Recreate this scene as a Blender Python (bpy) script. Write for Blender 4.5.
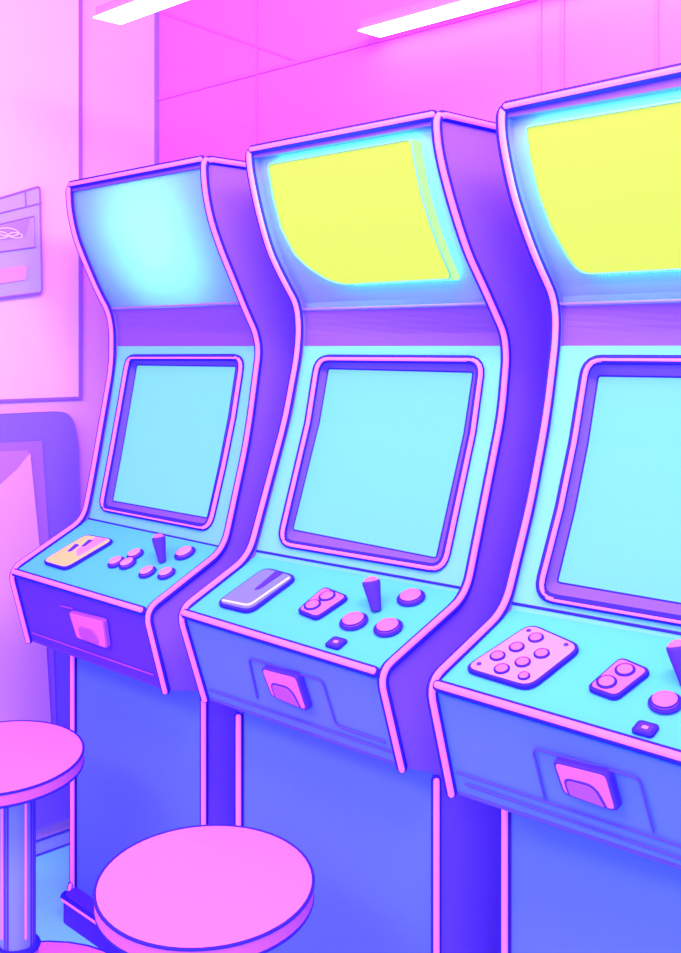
import bpy, bmesh, math
from mathutils import Vector, Matrix
from mathutils.geometry import tessellate_polygon

for o in list(bpy.data.objects):
    bpy.data.objects.remove(o, do_unlink=True)
scn = bpy.context.scene
COL = scn.collection

# ------------------------------------------------------------------ camera
EYE = 1.535            # eye height above the floor
cam_d = bpy.data.cameras.new('camera')
cam = bpy.data.objects.new('camera', cam_d)
COL.objects.link(cam)
cam.location = (0, 0, EYE)
cam.rotation_euler = (math.radians(90), 0, math.radians(45))
cam_d.sensor_fit = 'HORIZONTAL'
cam_d.sensor_width = 36
cam_d.lens = 36 * 1110 / 681
cam_d.shift_y = -(476.5 - 347) / 681
cam_d.clip_start = 0.05
scn.camera = cam

# ------------------------------------------------------------------ colour helper, world, lights
def lin(rgb):
    return tuple((c / 255 / 12.92) if c / 255 <= .04045 else ((c / 255 + .055) / 1.055) ** 2.4 for c in rgb)

scn.view_settings.view_transform = 'Standard'
scn.view_settings.look = 'None'
scn.view_settings.gamma = 1
scn.view_settings.exposure = 0.0
scn.view_settings.use_curve_mapping = False
try:
    scn.cycles.use_denoising = True
    scn.cycles.max_bounces = 6
    scn.cycles.diffuse_bounces = 4
    scn.cycles.sample_clamp_indirect = 4
except Exception:
    pass

WORLD_COL, WORLD_STR = (0.70, 0.68, 1.0), 1.45
world = bpy.data.worlds.new('arcade_ambience')
scn.world = world
world.use_nodes = True
bg = world.node_tree.nodes['Background']
bg.inputs[0].default_value = (*WORLD_COL, 1)
bg.inputs[1].default_value = WORLD_STR

def area(name, loc, target, size, power, col):
    d = bpy.data.lights.new(name, 'AREA')
    d.shape = 'RECTANGLE'
    d.size, d.size_y = size
    d.energy = power
    d.color = col
    o = bpy.data.objects.new(name, d)
    COL.objects.link(o)
    o.location = loc
    o.rotation_euler = (Vector(target) - Vector(loc)).to_track_quat('-Z', 'Y').to_euler()
    return o

# unseen fill lights, added behind and beside the viewer to brighten the row
area('front_fill', (-1.6, -0.9, 2.6), (-1.6, 1.6, 1.3), (2.6, .5), 42, (.88, .9, 1))
area('gap_fill', (-.6, .75, 2.7), (-1.75, 1.95, 1.8), (1.6, .3), 62, (.92, .84, 1))
area('key_fill', (.7, -.9, 2.3), (-1.4, 1.7, 1.5), (1.4, .8), 29, (.8, .85, 1))

# ------------------------------------------------------------------ materials
MATS = {}
def mat(name, rgb, emit=0, rough=1.0, spec=0.0, ecol=None, metal=0, trans=0):
    if name in MATS:
        return MATS[name]
    m = bpy.data.materials.new(name)
    m.use_nodes = True
    b = m.node_tree.nodes['Principled BSDF']
    c = lin(rgb)
    b.inputs['Base Color'].default_value = (*c, 1)
    b.inputs['Roughness'].default_value = rough
    b.inputs['Specular IOR Level'].default_value = spec
    b.inputs['Metallic'].default_value = metal
    if emit:
        b.inputs['Emission Color'].default_value = (*(lin(ecol) if ecol else c), 1)
        b.inputs['Emission Strength'].default_value = emit
    MATS[name] = m
    return m

def translucent(name, rgb, rgb_t, mixf):
    m = bpy.data.materials.new(name)
    m.use_nodes = True
    nt = m.node_tree
    nt.nodes.clear()
    out = nt.nodes.new('ShaderNodeOutputMaterial')
    mx = nt.nodes.new('ShaderNodeMixShader')
    d = nt.nodes.new('ShaderNodeBsdfDiffuse')
    t = nt.nodes.new('ShaderNodeBsdfTranslucent')
    d.inputs[0].default_value = (*lin(rgb), 1)
    t.inputs[0].default_value = (*lin(rgb_t), 1)
    mx.inputs[0].default_value = mixf
    nt.links.new(d.outputs[0], mx.inputs[1])
    nt.links.new(t.outputs[0], mx.inputs[2])
    nt.links.new(mx.outputs[0], out.inputs[0])
    return m

INK = mat('violet_ink', (60, 42, 196))
INKS = mat('soft_violet_seam', (96, 76, 225))
TRIM = mat('pink_trim_added_glow', (238, 108, 255), emit=.5, ecol=(255, 120, 255))  # emission added so the moulding stays bright low down; not a lamp
SIDE = mat('violet_side_vinyl', (144, 94, 255))
HOOD = mat('purple_hood', (126, 76, 255))
FACE = mat('cyan_laminate', (112, 186, 240))
FACE2 = mat('cyan_panel', (84, 184, 228))
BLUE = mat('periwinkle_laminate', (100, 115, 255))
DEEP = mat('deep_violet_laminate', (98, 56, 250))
RECESS = mat('violet_recess', (124, 84, 245))
SCREEN = mat('cyan_screen_glass', (60, 110, 115), emit=.60, ecol=(158, 252, 245))
YELLOW = mat('yellow_lit_panel', (70, 85, 30), emit=.88, ecol=(243, 255, 114))
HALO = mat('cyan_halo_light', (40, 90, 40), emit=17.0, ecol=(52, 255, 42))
PALEB = mat('pale_green_bead', (120, 200, 150))
LAV = mat('lavender_marquee', (135, 135, 255))
PINK = mat('pink_plastic', (240, 108, 240))
PINKL = mat('light_pink_plastic', (240, 135, 235))
PINKD = mat('orchid_plastic', (180, 84, 240))
STICK = mat('violet_plastic', (84, 52, 235))
LILAC = mat('lilac_glass', (118, 118, 250))
WHITEP = mat('pale_pink_enamel', (250, 215, 250))
CREAM = mat('cream_art', (232, 190, 110))
WHITEL = mat('white_lit_diffuser', (255, 255, 255), emit=5.0, ecol=(255, 215, 255))
SEAT = mat('pink_seat_vinyl', (250, 122, 255))
SEATR = mat('orchid_seat_rim', (222, 98, 250))
CHROME = mat('periwinkle_enamel', (128, 130, 252), rough=.35, spec=.5)
M_BACK = mat('magenta_wall', (250, 106, 255))
M_CEIL = mat('magenta_ceiling', (250, 110, 255))
M_LEFT = mat('lilac_wall', (240, 172, 255))
M_PANEL = mat('pale_pink_panelling', (252, 188, 242))
M_SEAM = mat('lilac_seam', (158, 104, 250))
M_FLOOR = mat('sky_blue_floor', (140, 250, 255))
M_BASEB = mat('periwinkle_baseboard', (175, 175, 255))

# ------------------------------------------------------------------ mesh helpers
def build(name, bm, mats, parent=None, smooth=False):
    bmesh.ops.recalc_face_normals(bm, faces=bm.faces)
    me = bpy.data.meshes.new(name)
    bm.to_mesh(me)
    bm.free()
    for m in (mats if isinstance(mats, (list, tuple)) else [mats]):
        me.materials.append(m)
    if smooth:
        for p in me.polygons:
            p.use_smooth = True
        try:
            me.set_sharp_from_angle(angle=math.radians(40))
        except Exception:
            pass
    o = bpy.data.objects.new(name, me)
    COL.objects.link(o)
    if parent:
        o.parent = parent
        o.matrix_parent_inverse = Matrix.Translation(parent_world(parent)).inverted()
    return o

def parent_world(o):
    # meshes are built in world coordinates, so only an Empty carries an offset
    return o.location.copy() if o.type == 'EMPTY' else Vector((0, 0, 0))

def thing(name, label, cat, loc, group=None):
    o = bpy.data.objects.new(name, None)
    COL.objects.link(o)
    o.empty_display_size = .1
    o.location = loc
    o['label'] = label
    o['category'] = cat
    if group:
        o['group'] = group
    return o

def struct(name, bm, m):
    o = build(name, bm, m)
    o['kind'] = 'structure'
    return o

def box(bm, lo, hi, mi=0):
    v = [bm.verts.new((x, y, z)) for x in (lo[0], hi[0]) for y in (lo[1], hi[1]) for z in (lo[2], hi[2])]
    for q in ((0, 1, 3, 2), (4, 6, 7, 5), (0, 4, 5, 1), (2, 3, 7, 6), (0, 2, 6, 4), (1, 5, 7, 3)):
        f = bm.faces.new([v[i] for i in q])
        f.material_index = mi
    return bm

def boxo(name, lo, hi, m, parent=None):
    return build(name, box(bmesh.new(), lo, hi), m, parent)

def tube(bm, pts, r, closed=False, seg=8, mi=0, off=(0, 0, 0)):
    P = [Vector(p) + Vector(off) for p in pts]
    Q = [P[0]]
    for p in P[1:]:
        if (p - Q[-1]).length > 1e-5:
            Q.append(p)
    if closed and (Q[0] - Q[-1]).length < 1e-5:
        Q.pop()
    P = Q
    n = len(P)
    rings = []
    nrm = None
    for i in range(n):
        if closed:
            t = (P[(i + 1) % n] - P[i - 1]).normalized()
        else:
            t = (P[min(i + 1, n - 1)] - P[max(i - 1, 0)]).normalized()
        if nrm is None:
            nrm = t.orthogonal().normalized()
        nrm = (nrm - t * nrm.dot(t)).normalized()
        bn = t.cross(nrm)
        rings.append((P[i], t, nrm.copy(), bn))
    vs = []
    for c, t, a, b in rings:
        vs.append([bm.verts.new(c + (a * math.cos(k * 2 * math.pi / seg) + b * math.sin(k * 2 * math.pi / seg)) * r) for k in range(seg)])
    m = n if closed else n - 1
    for i in range(m):
        A, B = vs[i], vs[(i + 1) % n]
        sh = 0
        if closed and i == n - 1:
            sh = min(range(seg), key=lambda s: sum((A[k].co - B[(k + s) % seg].co).length for k in range(seg)))
        for k in range(seg):
            f = bm.faces.new((A[k], A[(k + 1) % seg], B[(k + 1 + sh) % seg], B[(k + sh) % seg]))
            f.material_index = mi
    if not closed:
        for ring, (c, t, a, b), sg in ((vs[0], rings[0], -1), (vs[-1], rings[-1], 1)):
            mid = [bm.verts.new(c + t * sg * r * .7 + (v.co - c) * .7) for v in ring]
            tip = bm.verts.new(c + t * sg * r)
            for k in range(seg):
                f = bm.faces.new((ring[k], ring[(k + 1) % seg], mid[(k + 1) % seg], mid[k]))
                f.material_index = mi
                f = bm.faces.new((mid[k], mid[(k + 1) % seg], tip))
                f.material_index = mi
    return bm

def fillet(pts, r, n=4, closed=False):
    """round the corners of a polyline; r is a number or a list"""
    P = [Vector(p) for p in pts]
    N = len(P)
    out = []
    for i in range(N):
        ri = r[i] if isinstance(r, (list, tuple)) else r
        if (not closed and i in (0, N - 1)) or ri <= 0:
            if closed:
                out += [P[i].copy() for _ in range(n + 1)]
            else:
                out.append(P[i])
            continue
        a, b = P[i - 1] - P[i], P[(i + 1) % N] - P[i]
        la, lb = a.length, b.length
        d = min(ri, la * .48, lb * .48)
        p0, p2 = P[i] + a / la * d, P[i] + b / lb * d
        for k in range(n + 1):
            t = k / n
            out.append(p0 * (1 - t) ** 2 + P[i] * 2 * t * (1 - t) + p2 * t * t)
    return out

def dense(loop, k):
    out = []
    for i in range(len(loop)):
        a, b = loop[i], loop[(i + 1) % len(loop)]
        for j in range(k):
            out.append(a.lerp(b, j / k))
    return out

def loft(bm, loops, mi=0, cap0=False, cap1=False, mis=None):
    V = [[bm.verts.new(p) for p in lp] for lp in loops]
    n = len(V[0])
    for i in range(len(V) - 1):
        for k in range(n):
            f = bm.faces.new((V[i][k], V[i][(k + 1) % n], V[i + 1][(k + 1) % n], V[i + 1][k]))
            f.material_index = mis[i] if mis else mi
    for c, L, j in ((cap0, V[0], 0), (cap1, V[-1], -1)):
        if c is not False:
            for tri in tessellate_polygon([[v.co for v in L]]):
                if len(set(tri)) == 3:
                    f = bm.faces.new([L[q] for q in tri])
                    f.material_index = c if isinstance(c, int) and c is not True else mi
    return bm

BEAD_OFF = Vector((1, -1, 0)).normalized()
def piping(name, pts, parent, r=.0063, rd=.0106, closed=False, off=.0060, mats=None, way=None):
    """pink edge moulding seated on a violet rubber backing"""
    bm = bmesh.new()
    P = [Vector(p) for p in pts]
    tube(bm, P, rd, closed, 10, 0)
    if way == 'profile':                      # seated on the outer front corner of a side panel
        Q = []
        for i, p in enumerate(P):
            t = (P[min(i + 1, len(P) - 1)] - P[max(i - 1, 0)]).normalized()
            nn = Vector((0, t.z, -t.y))
            if p.z > EYE + .42 and abs(t.z) < .5:
                nn = Vector((.8, 0, -.1))
            Q.append(p + (nn + Vector((.8, 0, 0))).normalized() * off)
        P = Q
        way = (0, 0, 1)
        off = 0
    tube(bm, P, r, closed, 10, 1, (Vector(way).normalized() if way else BEAD_OFF) * off)
    return build(name, bm, mats or [INK, TRIM], parent, smooth=True)

# ------------------------------------------------------------------ the room
XL, YB, ZC = -3.024, 2.167, 2.80
ZL = 2.352             # height of the hanging strip lights and of the picture rail
XR, YF = 2.2, -1.6
struct('floor', box(bmesh.new(), (XL - .1, YF, -.05), (XR, YB + .1, 0)), M_FLOOR)
struct('ceiling', box(bmesh.new(), (XL - .1, YF, ZC), (XR, YB + .1, ZC + .05)), M_CEIL)
struct('wall_back', box(bmesh.new(), (XL - .1, YB, 0), (XR, YB + .1, ZC)), M_BACK)
struct('wall_left', box(bmesh.new(), (XL - .1, YF, 0), (XL, YB, ZC)), M_LEFT)
struct('baseboard_left', box(bmesh.new(), (XL, YF, 0), (XL + .012, YB, .046)), M_BASEB)
bm = bmesh.new()
tube(bm, [(XL + .012, YF, .046), (XL + .012, YB, .046)], .0035)
tube(bm, [(XL + .012, YF, .003), (XL + .012, YB, .003)], .0035)
struct('trim_1', bm, INKS)
# pale panelling on the left wall with a seam around it
struct('trim_2', box(bmesh.new(), (XL, YF, 1.379), (XL + .008, 1.868, ZC)), M_PANEL)
bm = bmesh.new()
box(bm, (XL, 1.864, 1.373), (XL + .012, 1.876, ZC))
box(bm, (XL, YF, 1.373), (XL + .012, 1.8635, 1.381))
struct('trim_3', bm, M_SEAM)
struct('trim_4', box(bmesh.new(), (XL, YB - .012, 0), (XL + .012, YB, ZC)), M_SEAM)
bm = bmesh.new()
for x in (-2.518, -1.506, -1.443, -1.205, -.3, .62, 1.5):
    box(bm, (x - .005, YB - .004, 0), (x + .005, YB, ZC))
struct('trim_5', bm, mat('faint_lilac_seam', (205, 100, 252)))
bm = bmesh.new()
box(bm, (XL, YB - .006, ZL - .005), (XR, YB, ZL + .005))
tube(bm, [(-3.0, YB - .002, EYE + 1.10), (-2.343, YB - .002, EYE + .822)], .004, seg=6)
for x in (-2.29, -1.1, .1, 1.3):
    box(bm, (x - .006, YF, ZC - .004), (x + .006, YB, ZC))
struct('trim_6', bm, MATS['faint_lilac_seam'])

def ceiling_light(x0, x1, y0, y1, label):
    t = thing('ceiling_light', label, 'ceiling light', ((x0 + x1) / 2, (y0 + y1) / 2, ZL), 'ceiling lights')
    bm = bmesh.new()
    box(bm, (x0 + .002, y0 + .002, ZL), (x1 - .002, y1 - .002, ZL + .003))
    build('diffuser', bm, WHITEL, t)
    bm = bmesh.new()
    box(bm, (x0, y0 + .01, ZL + .003), (x1, y1 - .01, ZL + .03))
    build('housing', bm, M_CEIL, t)
    for k in (.5, .9):
        bm = bmesh.new()
        tube(bm, [(x0 + (x1 - x0) * k, (y0 + y1) / 2, ZL + .03), (x0 + (x1 - x0) * k, (y0 + y1) / 2, ZC)], .003, seg=6)
        build('hanger', bm, M_SEAM, t)
ceiling_light(-2.385, -1.2, 1.513, 1.598, 'white ceiling strip light nearer the pale pink wall')
ceiling_light(-2.0, -.8, 2.06, 2.148, 'white ceiling strip light tight against the magenta back wall')

# ------------------------------------------------------------------ arcade cabinets
Y0 = 1.6
PROF = {
 '1L': [(0,.437),(.003,.375),(.020,.300),(.056,.224),(.090,.157),(.126,.100),(.137,.050),(.137,-.050),(.085,-.303),(.066,-.392),(.046,-.472),(-.170,-.580),(-.119,-.768)],
 '1R': [(0,.437),(.003,.375),(.019,.304),(.049,.236),(.082,.175),(.125,.094),(.160,.035),(.169,-.010),(.141,-.176),(.125,-.250),(.060,-.480),(-.161,-.588),(-.108,-.774)],
 '2L': [(0,.437),(.003,.400),(.015,.350),(.035,.285),(.062,.217),(.100,.159),(.145,.100),(.152,.045),(.146,-.020),(.109,-.167),(-.001,-.468),(-.190,-.556),(-.123,-.752)],
 '2R': [(0,.437),(.003,.389),(.018,.340),(.044,.280),(.074,.221),(.099,.178),(.146,.118),(.212,.028),(.219,-.020),(.203,-.136),(.088,-.482),(-.154,-.580),(-.096,-.763)],
 '3L': [(0,.426),(.001,.378),(.015,.331),(.037,.274),(.090,.184),(.158,.100),(.169,.060),(.167,.010),(.139,-.127),(.088,-.285),(.007,-.472),(-.196,-.556),(-.140,-.752)],
}
PROF['3R'] = PROF['2R']
XS = {'1': (-2.636, -2.049), '2': (-1.887, -1.346), '3': (-1.195, -.640)}
YBK = .50
ZFOOT = .074
BASE_Y = {'1L': .012, '1R': 0, '2L': -.03, '2R': 0, '3L': .008, '3R': 0}

def yz(side, z):
    if z > .16:                # soften the facets of the curved marquee
        w = min(.03, .437 - z) if z < .437 else 0
        return sum(yz_raw(side, z + w * k / 3) for k in range(-3, 4)) / 7
    return yz_raw(side, z)

def yz_raw(side, z):
    p = PROF[side][:11]
    for (y0, z0), (y1, z1) in zip(p, p[1:]):
        if z1 <= z <= z0:
            return y0 + (y1 - y0) * (z0 - z) / (z0 - z1)
    return p[0][0] if z > p[0][1] else p[-1][0]

def up(c, s, z, d=0):
    x0, x1 = XS[c]
    return Vector((x0 + (x1 - x0) * s, Y0 + yz(c + 'L', z) * (1 - s) + yz(c + 'R', z) * s + d, z + EYE))

def seg(c, s, t, i, h=0):
    """point on the control panel (i=10) or the apron below it (i=11), h above the surface"""
    x0, x1 = XS[c]
    L, R = PROF[c + 'L'], PROF[c + 'R']
    def q(s, t):
        a = [L[i][k] + (L[i + 1][k] - L[i][k]) * t for k in (0, 1)]
        b = [R[i][k] + (R[i + 1][k] - R[i][k]) * t for k in (0, 1)]
        return Vector((x0 + (x1 - x0) * s, Y0 + a[0] * (1 - s) + b[0] * s, a[1] * (1 - s) + b[1] * s + EYE))
    p = q(s, t)
    e1, e2 = q(s + .01, t) - p, q(s, t + .01) - p
    n = e2.cross(e1).normalized()
    if n.y > 0:
        n = -n
    return p + n * h

def frame_at(c, s, t, i):
    p = seg(c, s, t, i)
    ex = (seg(c, s + .01, t, i) - p).normalized()
    n = (seg(c, s, t, i, .01) - p).normalized()
    return p, ex, n.cross(ex).normalized(), n

def disc_stack(bm, fr, prof, seg_n=24):
    """lathe around the surface normal: prof = [(r, h, material)]"""
    p, ex, ey, n = fr
    rings = []
    for r, h, m in prof:
        rings.append([bm.verts.new(p + n * h + (ex * math.cos(k * 2 * math.pi / seg_n) + ey * math.sin(k * 2 * math.pi / seg_n)) * r) for k in range(seg_n)])
    for i in range(len(rings) - 1):
        for k in range(seg_n):
            f = bm.faces.new((rings[i][k], rings[i][(k + 1) % seg_n], rings[i + 1][(k + 1) % seg_n], rings[i + 1][k]))
            f.material_index = prof[i + 1][2]
    f = bm.faces.new(rings[-1])
    f.material_index = prof[-1][2]

def button(c, s, t, r, parent, name='button', top=None, h=.010, base=0):
    bm = bmesh.new()
    disc_stack(bm, frame_at(c, s, t, 10), [(r * 1.1, base, 0), (r * 1.1, base + .002, 0), (r * 1.0, base + .003, 0), (r * .92, base + .004, 0), (r * .86, base + .004, 0), (r * .86, base + h * .6, 1),
                                           (r * .84, base + h * .8, 0), (r * .80, base + h * .85, 0), (r * .78, base + h * .9, 2), (r * .6, base + h * 1.08, 2), (r * .3, base + h * 1.15, 2)])
    return build(name, bm, [INK, PINKD, top or PINK], parent, smooth=True)

def plate(c, corners, parent, name, mats, i=10, h=.007, r=.02, inset=.0):
    """rounded slab following the panel: dark edge, coloured top"""
    x0, x1 = XS[c]
    W = x1 - x0
    D = (Vector(PROF[c + 'L'][i]) - Vector(PROF[c + 'L'][i + 1])).length
    loop = fillet([Vector((a * W, b * D, 0)) for a, b in corners], r, 4, True)
    cen = sum(loop, Vector()) / len(loop)
    def lift(k, h, grow=0):
        return [seg(c, (cen.x + (p.x - cen.x) * (1 + grow / max(1e-6, (p - cen).length))) / W, (cen.y + (p.y - cen.y) * (1 + grow / max(1e-6, (p - cen).length))) / D, i, h) for p in loop]
    bm = bmesh.new()
    loft(bm, [lift(0, -.001, .001), lift(0, h * .8, .001), lift(0, h, -.001), lift(0, h, -.0045), lift(0, h + .0005, -.005)], mis=[0, 0, 0, 1], cap1=1)
    return build(name, bm, mats, parent)

def lines(c, pls, i, parent, name, m, r=.0022, h=0.0):
    bm = bmesh.new()
    for pl in pls:
        pts = [seg(c, a, b, i, h) for a, b in pl]
        tube(bm, fillet(pts, .012), r, seg=6)
    return build(name, bm, m, parent, smooth=True)

def sheet(c, z0, z1, sl, sr, d, thick, rows=14, cols=4, m=None, name='', parent=None, rimmat=None, extra=None):
    bm = bmesh.new()
    G = []
    for dd in (d, d + thick):
        g = []
        for j in range(rows + 1):
            z = z0 + (z1 - z0) * j / rows
            a, b = sl(z), sr(z)
            g.append([bm.verts.new(up(c, a + (b - a) * k / cols, z, dd)) for k in range(cols + 1)])
        G.append(g)
    for g in G:
        for j in range(rows):
            for k in range(cols):
                bm.faces.new((g[j][k], g[j][k + 1], g[j + 1][k + 1], g[j + 1][k]))
    def rim(a, b, a2, b2):
        f = bm.faces.new((a, b, b2, a2))
        f.material_index = 1 if rimmat else 0
    A, B = G
    for j in range(rows):
        rim(A[j][0], A[j + 1][0], B[j][0], B[j + 1][0])
        rim(A[j][-1], A[j + 1][-1], B[j][-1], B[j + 1][-1])
    for k in range(cols):
        rim(A[0][k], A[0][k + 1], B[0][k], B[0][k + 1])
        rim(A[-1][k], A[-1][k + 1], B[-1][k], B[-1][k + 1])
    return build(name, bm, [m] + ([rimmat] if rimmat else []), parent, smooth=False)

def interp(tab):
    """s as a function of z from a table sorted by falling z"""
    def f(z):
        if z >= tab[0][1]:
            return tab[0][0]
        for (s0, z0), (s1, z1) in zip(tab, tab[1:]):
            if z1 <= z <= z0:
                return s0 + (s1 - s0) * (z0 - z) / max(1e-6, z0 - z1)
        return tab[-1][0]
    return f

def side_outline(key):
    p = [(y, z) for y, z in PROF[key]]
    return p

def trim_path(key, x):
    p = PROF[key]
    pts = [(x, Y0 + YBK - .02, p[0][1] + EYE)] + [(x, Y0 + y, z + EYE) for y, z in p]
    rr = [0, .022] + [.05] * 5 + [.06] * 3 + [.045, .05, .035, 0]
    rr = (rr + [0] * 20)[:len(pts)]
    rr[-1] = 0
    rr[-2] = .03
    rr[-3] = .045
    return fillet(pts, rr, 6)

def make_cabinet(c, label, apron_mat, base_mat):
    x0, x1 = XS[c]
    root = thing('arcade_cabinet', label, 'arcade cabinet', ((x0 + x1) / 2, Y0 + .2, 0), 'arcade cabinets standing in a row')
    # side panels with their edge moulding
    for key, xo, xi in ((c + 'L', x0, x0 + .006), (c + 'R', x1, x1 - .006)):
        outline = [Vector((0, p[1], p[2])) for p in trim_path(key, 0)[1:]]
        loop = outline + [Vector((0, Y0 + BASE_Y[key], -.80 + EYE)), Vector((0, Y0 + BASE_Y[key], ZFOOT - .02)), Vector((0, Y0 + YBK, ZFOOT - .02)), Vector((0, Y0 + YBK, PROF[key][0][1] + EYE))]
        bm = bmesh.new()
        loft(bm, [[Vector((xo, p.y, p.z)) for p in loop], [Vector((xi, p.y, p.z)) for p in loop]], cap0=True, cap1=True)
        sp = build('side_panel', bm, SIDE, root)
        piping('edge_moulding', trim_path(key, xo), sp, way='profile')
        piping('edge_moulding', [(xo, Y0 + BASE_Y[key], -.812 + EYE), (xo, Y0 + BASE_Y[key], ZFOOT + .004)], sp, r=.0062, rd=.0098)
    # top, back, top edge
    zt = PROF[c + 'L'][0][1] + EYE
    bm = bmesh.new()
    box(bm, (x0 + .006, Y0 + .004, zt - .018), (x1 - .006, Y0 + YBK, zt))
    tp = build('top_panel', bm, HOOD, root)
    piping('edge_moulding', [(x0 + .012, Y0, zt), (x1 - .008, Y0, PROF[c + 'R'][0][1] + EYE)], tp, way=(.5, -1, -.1))
    boxo('back_panel', (x0 + .006, Y0 + YBK - .015, ZFOOT), (x1 - .006, Y0 + YBK, zt - .018), SIDE, root)
    # marquee
    zb = {'1': .103, '2': .083, '3': .077}[c]
    if c == '1':
        mm = translucent('backlit_cyan_acrylic', (150, 150, 250), (165, 235, 245), .55)
    else:
        mm = LAV
    mq = sheet(c, zt - EYE - .004, zb, lambda z: .006, lambda z: .994, .024 if c != '1' else .012, .004, 18, 6, mm, 'marquee', root)
    bm = bmesh.new()
    tube(bm, [up(c, .006 + .988 * k / 4, zb + .004, .010) for k in range(5)], .0028, seg=6)
    build('marquee_ledge', bm, M_SEAM, mq)
    if c != '1':
        if c == '2':
            L = [(.116, .398), (.112, .33), (.112, .26), (.139, .205), (.182, .176), (.249, .150), (.300, .140), (.341, .136)]
            R = [(.886, .398), (.886, .348), (.881, .296), (.882, .24), (.884, .192), (.884, .144), (.870, .136)]
            zt_, zb_ = .398, .136
        else:
            L = [(.098, .384), (.094, .335), (.096, .267), (.105, .21), (.124, .163), (.140, .140), (.172, .131)]
            R = [(.886, .384), (.886, .335), (.884, .192), (.884, .144), (.870, .131)]
            zt_, zb_ = .384, .131
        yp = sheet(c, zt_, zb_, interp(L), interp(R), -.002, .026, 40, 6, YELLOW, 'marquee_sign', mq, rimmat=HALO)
        loop = [up(c, s, z, -.005) for s, z in L] + [up(c, s, z, -.005) for s, z in reversed(R)]
        bm = bmesh.new()
        tube(bm, fillet(loop, .01, 3, True), .0022, True, 6)
        build('sign_border', bm, PALEB, yp, smooth=True)
    # purple hood band under the marquee
    sheet(c, zb, 0.002, lambda z: .006, lambda z: .994, .014, .01, 6, 4, HOOD, 'speaker_hood', root)
    # cyan surround with the opening for the monitor
    W = x1 - x0
    ring = {'1': [(.096, -.029), (.888, -.026), (.866, -.440), (.092, -.435)],
            '2': [(.100, -.026), (.886, -.026), (.880, -.441), (.122, -.430)],
            '3': [(.114, -.023), (.884, -.023), (.872, -.450), (.092, -.441)]}[c]
    scr = {'1': [(.098, -.050), (.794, -.049), (.779, -.424), (.097, -.420)],
           '2': [(.112, -.050), (.813, -.053), (.802, -.428), (.119, -.407)],
           '3': [(.130, -.054), (.810, -.053), (.800, -.432), (.117, -.421)]}[c]
    rl = fillet([Vector((s * W, z, 0)) for s, z in ring], .032, 5, True)
    rl = dense(rl, 3)
    sl = dense(fillet([Vector((s * W, z, 0)) for s, z in scr], .006, 5, True), 3)
    N = len(rl)
    zl = lambda s: (PROF[c + 'L'][10][1] * (1 - s) + PROF[c + 'R'][10][1] * s)
    outer = [Vector((.006 * W, .002, 0)), Vector((.994 * W, .002, 0)), Vector((.994 * W, zl(1) + .001, 0)), Vector((.006 * W, zl(0) + .001, 0))]
    # radial fill between opening and outer border
    cen = sum(rl, Vector()) / N
    def hit(p):
        d = p - cen
        best = None
        for a, b in zip(outer, outer[1:] + outer[:1]):
            e = b - a
            den = d.x * e.y - d.y * e.x
            if abs(den) < 1e-9:
                continue
            w = a - cen
            t = (w.x * e.y - w.y * e.x) / den
            u = (w.x * d.y - w.y * d.x) / den
            if t > 0 and -1e-6 <= u <= 1 + 1e-6 and (best is None or t < best):
                best = t
        return cen + d * best
    ol = [hit(p) for p in rl]
    for cn in outer:                                    # make sure the four corners are kept
        k = min(range(N), key=lambda i: (ol[i] - cn).length)
        ol[k] = cn.copy()
    bm = bmesh.new()
    fr = [[up(c, p.lerp(q, t).x / W, p.lerp(q, t).y, .012) for p, q in zip(rl, ol)] for t in (0, .33, .66, 1)]
    back = [[up(c, p.x / W, p.y, .020) for p in ol]]
    loft(bm, fr + back)
    sur = build('monitor_surround', bm, FACE, root)
    bm = bmesh.new()
    loft(bm, [[up(c, p.x / W, p.y, .011) for p in rl], [up(c, p.x / W, p.y, .041) for p in sl]])
    rc = build('monitor_recess', bm, RECESS, sur)
    bm = bmesh.new()
    loft(bm, [[up(c, p.x / W, p.y, .040) for p in sl], [up(c, p.x / W, p.y, .050) for p in sl]], cap0=True)
    sc_ = build('screen', bm, SCREEN, root)
    bm = bmesh.new()
    tube(bm, [up(c, p.x / W, p.y, .040) for p in sl], .0018, True, 6)
    build('screen_edge', bm, INK, sc_, smooth=True)
    piping('screen_moulding', [up(c, p.x / W, p.y, .008) for p in rl], sur, r=.0052, rd=.0092, closed=True, off=.0056)
    # control panel
    bm = bmesh.new()
    nx = 8
    top = [[seg(c, .006 + .988 * k / nx, t, 10, -.003) for k in range(nx + 1)] for t in (-.10, .5, 1)]
    bot = [[seg(c, .006 + .988 * k / nx, t, 10, -.018) for k in range(nx + 1)] for t in (-.10, .5, 1)]
    for g in (top, bot):
        vv = [[bm.verts.new(p) for p in row] for row in g]
        for j in range(2):
            for k in range(nx):
                bm.faces.new((vv[j][k], vv[j][k + 1], vv[j + 1][k + 1], vv[j + 1][k]))
    cp = build('control_panel', bm, FACE2, root)
    bm = bmesh.new()
    jl = {'1': .003, '2': .014, '3': .013}[c]
    tube(bm, [up(c, .008, zl(0) + jl, .011), up(c, .992, zl(1) + jl * .8, .011)], .0027, seg=8)
    build('panel_joint', bm, INK, cp, smooth=True)
    # apron
    bm = bmesh.new()
    A = [[seg(c, .006, t, 11, -.004), seg(c, .994, t, 11, -.004)] for t in (0, 1)]
    B = [[seg(c, .006, t, 11, -.02), seg(c, .994, t, 11, -.02)] for t in (0, 1)]
    gl, gr = Vector((x0 + .006, Y0, -.80 + EYE)), Vector((x1 - .006, Y0, -.80 + EYE))
    v = [bm.verts.new(p) for p in (A[0][0], A[0][1], A[1][1], A[1][0], gr, gl)]
    bm.faces.new((v[0], v[1], v[2], v[3]))
    bm.faces.new((v[3], v[2], v[4], v[5]))
    ap = build('apron', bm, apron_mat, root)
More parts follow.
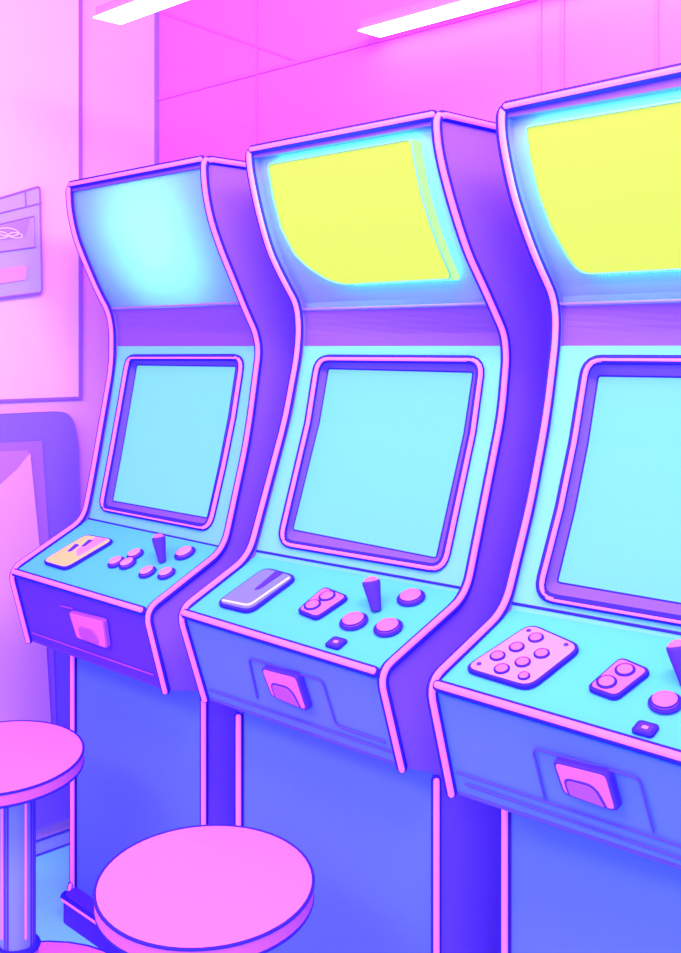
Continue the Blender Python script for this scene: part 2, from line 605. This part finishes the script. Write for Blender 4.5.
    piping('edge_moulding', [seg(c, .034, 0, 11, .001), seg(c, .978, 0, 11, .001)], ap, r=.0066, rd=.0106, way=(.35, -1, .55))
    bm = bmesh.new()
    tube(bm, [seg(c, .03, 1.0, 11, -.003), seg(c, .98, 1.0, 11, -.003)], .003, seg=6)
    build('apron_edge', bm, INKS if c != '1' else DEEP, ap)
    # lower front and plinth
    bm = bmesh.new()
    fl = [(x0 + .012, Y0 + BASE_Y[c + 'L'] + .006), (x1 - .012, Y0 + BASE_Y[c + 'R'] + .006), (x1 - .012, Y0 + .03), (x0 + .012, Y0 + .03)]
    loft(bm, [[Vector((x, y, ZFOOT)) for x, y in fl], [Vector((x, y, -.79 + EYE)) for x, y in fl]], cap0=True, cap1=True)
    build('lower_front_panel', bm, base_mat, root)
    bm = bmesh.new()
    pl = [Vector((x0 + .003, Y0 + YBK, 0)), Vector((x0 + .003, Y0 - .030, 0)), Vector((x1 + .005, Y0 - .036, 0)), Vector((x1 + .005, Y0 + YBK, 0))]
    lp = fillet(pl, [0, .03, .03, 0], 5, True)
    loft(bm, [lp, [p + Vector((0, 0, ZFOOT - .012)) for p in lp], [Vector(((p.x - (x0 + x1) / 2) * .985 + (x0 + x1) / 2, max(p.y + .006, Y0 - .03) if p.y < Y0 + .2 else p.y, ZFOOT)) for p in lp]], cap0=True, cap1=True)
    pn = build('plinth', bm, DEEP, root)
    front = [Vector((p.x, p.y - .001, ZFOOT - .008)) for p in lp if p.y < Y0 + .02]
    piping('plinth_moulding', [Vector((x0 + .003, Y0 + .004, ZFOOT + .012))] + front, pn, r=.0048, rd=.0078)
    return root, cp, ap, mq

def joystick(c, s, t, rt, h, parent, lean=(-.010, -.004)):
    p = seg(c, s, t, 10)
    tip = p + Vector((lean[0], lean[1], h))
    ax = (tip - p).normalized()
    ex = ax.orthogonal().normalized()
    bm = bmesh.new()
    disc_stack(bm, (p, ex, ax.cross(ex), ax), [(rt * .58, 0, 0), (rt * .6, h * .1, 0), (rt, h * .9, 0), (rt * .97, h * .97, 0), (rt * .88, h * 1.0, 0), (rt * .80, h * 1.01, 1), (rt * .60, h * 1.08, 1), (rt * .3, h * 1.12, 1)])
    o = build('joystick', bm, [STICK, PINK], parent, smooth=True)
    return o

def slot(c, s, t, w, parent):
    a = w / (XS[c][1] - XS[c][0])
    b = a * 1.9
    o = plate(c, [(s - a, t + b), (s - a, t - b), (s + a, t - b), (s + a, t + b)], parent, 'start_switch', [INK, STICK], h=.004, r=.006)
    plate(c, [(s - a * .3, t + b * .25), (s - a * .3, t - b * .25), (s + a * .3, t - b * .25), (s + a * .3, t + b * .25)], o, 'switch_light', [PINKL, PINKL], h=.005, r=.002)

# --- cabinet with the plain cyan marquee
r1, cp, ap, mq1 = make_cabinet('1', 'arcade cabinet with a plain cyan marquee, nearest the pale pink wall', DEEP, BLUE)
pt = plate('1', [(.120, .780), (.158, .235), (.368, .215), (.318, .790)], cp, 'instruction_card', [INK, CREAM], r=.022)
plate('1', [(.245, .245), (.335, .235), (.300, .60), (.235, .50)], pt, 'card_art', [PINKL, PINKL], h=.0085, r=.012)
for q in ([(.228, .31), (.262, .31), (.262, .43), (.240, .45)], [(.185, .42), (.215, .42), (.218, .54), (.198, .56)]):
    plate('1', q, pt, 'card_mark_or_reflection', [STICK, STICK], h=.0095, r=.004)
for s, t, r in ((.579, .341, .0205), (.533, .508, .0205), (.605, .490, .0205), (.764, .533, .0205), (.868, .489, .0205), (.828, .164, .0245)):
    button('1', s, t, r, cp, top=PINKL)
joystick('1', .766, .344, .0165, .060, cp)
lines('1', [[(.046, .87), (.94, .85)]], 11, ap, 'apron_seam', mat('magenta_seam', (175, 70, 240)), .0018)
lines('1', [[(.36, .30), (.45, .285)]], 11, ap, 'coin_door_seam', MATS['magenta_seam'], .0018)
cb = plate('1', [(.443, .31), (.70, .275), (.675, .66), (.455, .655)], ap, 'coin_return', [PINKD, PINK], i=11, h=.010, r=.009)
plate('1', [(.495, .46), (.62, .44), (.635, .635), (.49, .635)], cb, 'coin_return_flap', [PINKD, PINKD], i=11, h=.013, r=.03)

# --- middle cabinet
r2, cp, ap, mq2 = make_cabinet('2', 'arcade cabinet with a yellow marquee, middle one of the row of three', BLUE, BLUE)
pt = plate('2', [(.118, .790), (.134, .130), (.312, .170), (.298, .780)], cp, 'instruction_card', [INK, LILAC], r=.022)
plate('2', [(.205, .17), (.245, .18), (.232, .46), (.212, .50)], pt, 'card_mark_or_reflection', [STICK, STICK], h=.009, r=.004)  # dark wedge: the joystick's reflection in the glassy card, modelled as a slab
lines('2', [[(.140, .735), (.272, .715), (.292, .23)]], 10, pt, 'card_bevel', WHITEP, .0024, .008)
pt = plate('2', [(.472, .615), (.466, .240), (.602, .300), (.580, .650)], cp, 'button_plate', [INK, PINK], r=.012)
for s, t in ((.512, .515), (.526, .365)):
    button('2', s, t, .0165, pt, base=.007, h=.0035)
for s, t in ((.716, .558), (.860, .537), (.820, .140)):
    button('2', s, t, .0262, cp)
joystick('2', .747, .367, .0180, .058, cp, (-.012, -.003))
slot('2', .744, .840, .0165, cp)
lines('2', [[(.328, .768), (.340, .308), (.711, .299), (.724, .775), (.944, .775)]], 11, ap, 'coin_door_seam', INKS, .0022)
lines('2', [[(.043, .875), (.980, .865)]], 11, ap, 'apron_seam', INKS, .0020)
cb = plate('2', [(.428, .314), (.612, .285), (.625, .655), (.445, .622)], ap, 'coin_return', [STICK, PINK], i=11, h=.014, r=.010)
plate('2', [(.458, .445), (.572, .425), (.598, .640), (.466, .615)], cb, 'coin_return_flap', [STICK, PINKD], i=11, h=.016, r=[.018, .022, .002, .002])

# --- nearest cabinet
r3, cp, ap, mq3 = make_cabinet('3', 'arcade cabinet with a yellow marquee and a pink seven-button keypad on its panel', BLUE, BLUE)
pt = plate('3', [(.060, .785), (.125, .120), (.330, .260), (.292, .810)], cp, 'button_keypad', [INK, PINKL], r=.022)
for k, (s, t) in enumerate([(.184, .285), (.156, .434), (.242, .443), (.127, .576), (.213, .579), (.174, .700), (.252, .715)]):
    button('3', s, t, .0125 if k < 6 else .0095, pt, base=.007, h=.0035)
for s, t in ((.143, .217), (.285, .290), (.097, .706)):
    bm = bmesh.new()
    disc_stack(bm, frame_at('3', s, t, 10), [(.0045, .006, 0), (.0045, .0085, 0), (.003, .009, 0)], 10)
    build('screw', bm, [STICK], pt)
pt = plate('3', [(.436, .660), (.456, .290), (.560, .355), (.530, .690)], cp, 'button_plate', [INK, PINK], r=.012)
for s, t in ((.478, .575), (.498, .420)):
    button('3', s, t, .0150, pt, base=.007, h=.0035)
for s, t in ((.652, .600), (.800, .580), (.760, .18)):
    button('3', s, t, .0235, cp)
joystick('3', .668, .391, .0180, .060, cp, (-.015, -.002))
slot('3', .654, .865, .0155, cp)
lines('3', [[(.339, .766), (.328, .322), (.649, .295), (.665, .741)]], 11, ap, 'coin_door_seam', INKS, .0022)
lines('3', [[(.035, .79), (.97, .79)], [(.06, .88), (.97, .91)]], 11, ap, 'apron_seam', INKS, .0020)
cb = plate('3', [(.404, .325), (.572, .292), (.584, .605), (.420, .600)], ap, 'coin_return', [STICK, PINK], i=11, h=.014, r=.010)
plate('3', [(.428, .440), (.530, .415), (.556, .598), (.438, .588)], cb, 'coin_return_flap', [STICK, PINKD], i=11, h=.016, r=[.018, .022, .002, .002])

# lamp inside the plain marquee box, shining through its acrylic
lp_ = area('marquee_lamp', (-2.335, Y0 + .185, EYE + .30), (-2.335, Y0, EYE + .27), (.24, .14), 3.3, (.9, 1, 1))
lp_.parent = r1
lp_.matrix_parent_inverse = Matrix.Translation(r1.location).inverted()

# ------------------------------------------------------------------ bar stools
def make_stool(seat_c, pole_c, seat_z, rad, label, tilt):
    root = thing('bar_stool', label, 'stool', (pole_c[0], pole_c[1], 0), 'round pink bar stools')
    n = 64
    R = Matrix.Rotation(math.radians(tilt), 4, Vector((1, 1, 0)).normalized())
    base = Vector((seat_c[0], seat_c[1], seat_z))
    def ring(r, z):
        return [base + (R @ Vector((r * math.cos(k * 2 * math.pi / n), r * math.sin(k * 2 * math.pi / n), z))) for k in range(n)]
    bm = bmesh.new()
    loft(bm, [ring(rad - .004, -.030), ring(rad, -.026), ring(rad, -.004), ring(rad - .002, 0), ring(rad - .006, .0006)], mis=[1, 1, 1, 0], cap0=1, cap1=0)
    for f in bm.faces:
        pass
    seat = build('seat', bm, [SEAT, SEATR], root)
    bm = bmesh.new()
    tube(bm, ring(rad - .001, -.001), .0030, True, 8)
    tube(bm, ring(rad - .002, -.030), .0030, True, 8)
    build('seat_piping', bm, INK, seat, smooth=True)
    bm = bmesh.new()
    loft(bm, [ring(.05, -.032), ring(.085, -.034), ring(.085, -.040), ring(.045, -.055)], cap0=True, cap1=True)
    build('seat_plate', bm, CHROME, root)
    px, py = pole_c
    def rr(r, z):
        return [Vector((px + r * math.cos(k * 2 * math.pi / 32), py + r * math.sin(k * 2 * math.pi / 32), z)) for k in range(32)]
    bm = bmesh.new()
    loft(bm, [rr(.040, .17), rr(.040, seat_z - .045)], cap0=True, cap1=True)
    pole = build('pole', bm, CHROME, root, smooth=True)
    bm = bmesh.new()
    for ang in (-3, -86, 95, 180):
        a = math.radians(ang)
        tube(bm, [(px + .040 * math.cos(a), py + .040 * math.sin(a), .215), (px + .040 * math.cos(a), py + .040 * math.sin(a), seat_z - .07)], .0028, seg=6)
    build('pole_highlight', bm, TRIM, pole)  # highlight lines on the shiny pole, built as pink strips
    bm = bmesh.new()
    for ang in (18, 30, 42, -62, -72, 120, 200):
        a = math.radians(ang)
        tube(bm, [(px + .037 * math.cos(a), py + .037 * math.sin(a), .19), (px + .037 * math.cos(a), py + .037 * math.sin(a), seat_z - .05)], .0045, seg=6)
    build('pole_edge_shade', bm, DEEP, pole)  # dark edge shading of the round pole, put into violet bars
    bm = bmesh.new()
    tube(bm, rr(.043, .185), .008, True, 8, 0)
    tube(bm, rr(.046, .183), .004, True, 8, 1)
    build('collar', bm, [INK, TRIM], root, smooth=True)
    bm = bmesh.new()
    loft(bm, [rr(.268, 0), rr(.270, .006), rr(.270, .042), rr(.264, .050), rr(.075, .062), rr(.052, .09), rr(.046, .165), rr(.042, .175)], cap0=True, cap1=True)
    foot = build('foot', bm, SEAT, root, smooth=True)
    bm = bmesh.new()
    tube(bm, rr(.268, .048), .0035, True, 8)
    tube(bm, rr(.269, .006), .0035, True, 8)
    build('foot_rim', bm, INK, foot, smooth=True)
    return root

make_stool((-1.523, 1.192), (-1.523, 1.192), .611, .188, 'round pink bar stool in front of the middle cabinet, its whole seat showing', 5)
def unp(u, z, fwd):
    a = (u - 340.5) / 1110
    return (-.7071 * (1 - a) * fwd, .7071 * (1 + a) * fwd)
make_stool((-2.318, 1.227), (-2.288, 1.257), .612, .187, 'round pink bar stool with its pole in view, standing by the pale wall', 5)

# ------------------------------------------------------------------ fittings on the left wall
def wall_poly(bm, pts, x0, x1, mi=0, r=.0, cap=None):
    P = [Vector((0, y, z)) for y, z in pts]
    lp = fillet(P, r, 5, True) if r else P
    loft(bm, [[Vector((x0, p.y, p.z)) for p in lp], [Vector((x1, p.y, p.z)) for p in lp]], mi=mi, cap1=mi if mi else True)
    return lp

X = XL + .008
disp = thing('wall_dispenser', 'small pale lilac dispenser box with a pink slot, fixed on the pink panelled wall', 'dispenser', (X, 1.6, 1.66))
bm = bmesh.new()
lp = wall_poly(bm, [(1.30, 1.854), (1.737, 2.018), (1.744, 1.699), (1.30, 1.633)], X, X + .02, r=.012)
body = build('body', bm, mat('pale_lilac_enamel', (182, 162, 255)), disp)
bm = bmesh.new()
tube(bm, [Vector((X + .02, p.y, p.z)) for p in lp], .0035, True, 6)
build('body_edge', bm, M_SEAM, body)
bm = bmesh.new()
def L(bm, pts, x=.021, r=.0024, closed=False):
    tube(bm, [(X + x, y, z) for y, z in pts], r, closed, 6)
L(bm, [(1.30, 1.82), (1.605, 1.925), (1.742, 1.968)])
L(bm, [(1.688, 2.000), (1.690, 1.955)])
build('lid_seam', bm, M_SEAM, body)
bm = bmesh.new()
wp = [(1.30, 1.80), (1.716, 1.926), (1.719, 1.834), (1.30, 1.755)]
wall_poly(bm, wp, X + .018, X + .0225, r=.008)
win = build('window', bm, mat('pale_lilac_glass', (186, 152, 255)), disp)
bm = bmesh.new()
L(bm, wp, .0225, .0022, True)
build('window_edge', bm, M_SEAM, win)
bm = bmesh.new()
wall_poly(bm, [(1.30, 1.79), (1.703, 1.918), (1.690, 1.870), (1.672, 1.857), (1.605, 1.845), (1.30, 1.79)][:5], X + .0226, X + .0240, r=.006)
build('tray', bm, mat('mauve_tray', (172, 132, 250)), win)
bm = bmesh.new()
for cy, cz, a, b in ((1.63, 1.872, .035, .012), (1.655, 1.864, .022, .008), (1.60, 1.862, .03, .010)):
    L(bm, [(cy + a * math.cos(k * .3927), cz + b * math.sin(k * .3927) - (0) ) for k in range(16)], .0245, .0016, True)
build('tray_contents', bm, WHITEP, win)
bm = bmesh.new()
wall_poly(bm, [(1.30, 1.71), (1.692, 1.776), (1.688, 1.735), (1.30, 1.665)], X + .018, X + .024, r=.006)
build('card_slot', bm, mat('rose_slot', (240, 148, 236)), disp)

disp.location.y -= .018

X = XL
wd = thing('wall_display', 'tall dark framed wall display with a pale pink screen, below the wall panelling', 'display', (X, 1.6, .07))
bm = bmesh.new()
P = [Vector((0, y, z)) for y, z in ((1.10, 1.338), (1.845, 1.338), (1.872, 1.25), (1.878, .90), (1.885, .09), (1.10, .09))]
lp = fillet(P, [0, .07, .05, 0, 0, 0], 6, True)
loft(bm, [[Vector((X, p.y, p.z)) for p in lp], [Vector((X + .03, p.y, p.z)) for p in lp]], cap1=True)
build('frame', bm, mat('indigo_frame', (140, 105, 255)), wd)
bm = bmesh.new()
wall_poly(bm, [(1.16, 1.262), (1.743, 1.253), (1.770, .90), (1.795, .30), (1.16, .30)], X + .028, X + .034)
build('inner_frame', bm, mat('orchid_frame', (172, 112, 255)), wd)
bm = bmesh.new()
wall_poly(bm, [(1.20, 1.24), (1.695, 1.228), (1.738, .88), (1.775, .33), (1.20, .33)], X + .032, X + .038)
sc = build('screen', bm, mat('orchid_screen', (195, 125, 255)), wd)
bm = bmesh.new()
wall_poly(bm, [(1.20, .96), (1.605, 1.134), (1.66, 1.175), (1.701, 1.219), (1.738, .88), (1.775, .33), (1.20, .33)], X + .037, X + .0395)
build('screen_reflection', bm, mat('rose_reflection', (236, 160, 245)), sc)  # reflection on the display glass, built as a lighter rose shape
wd.location.y -= .02
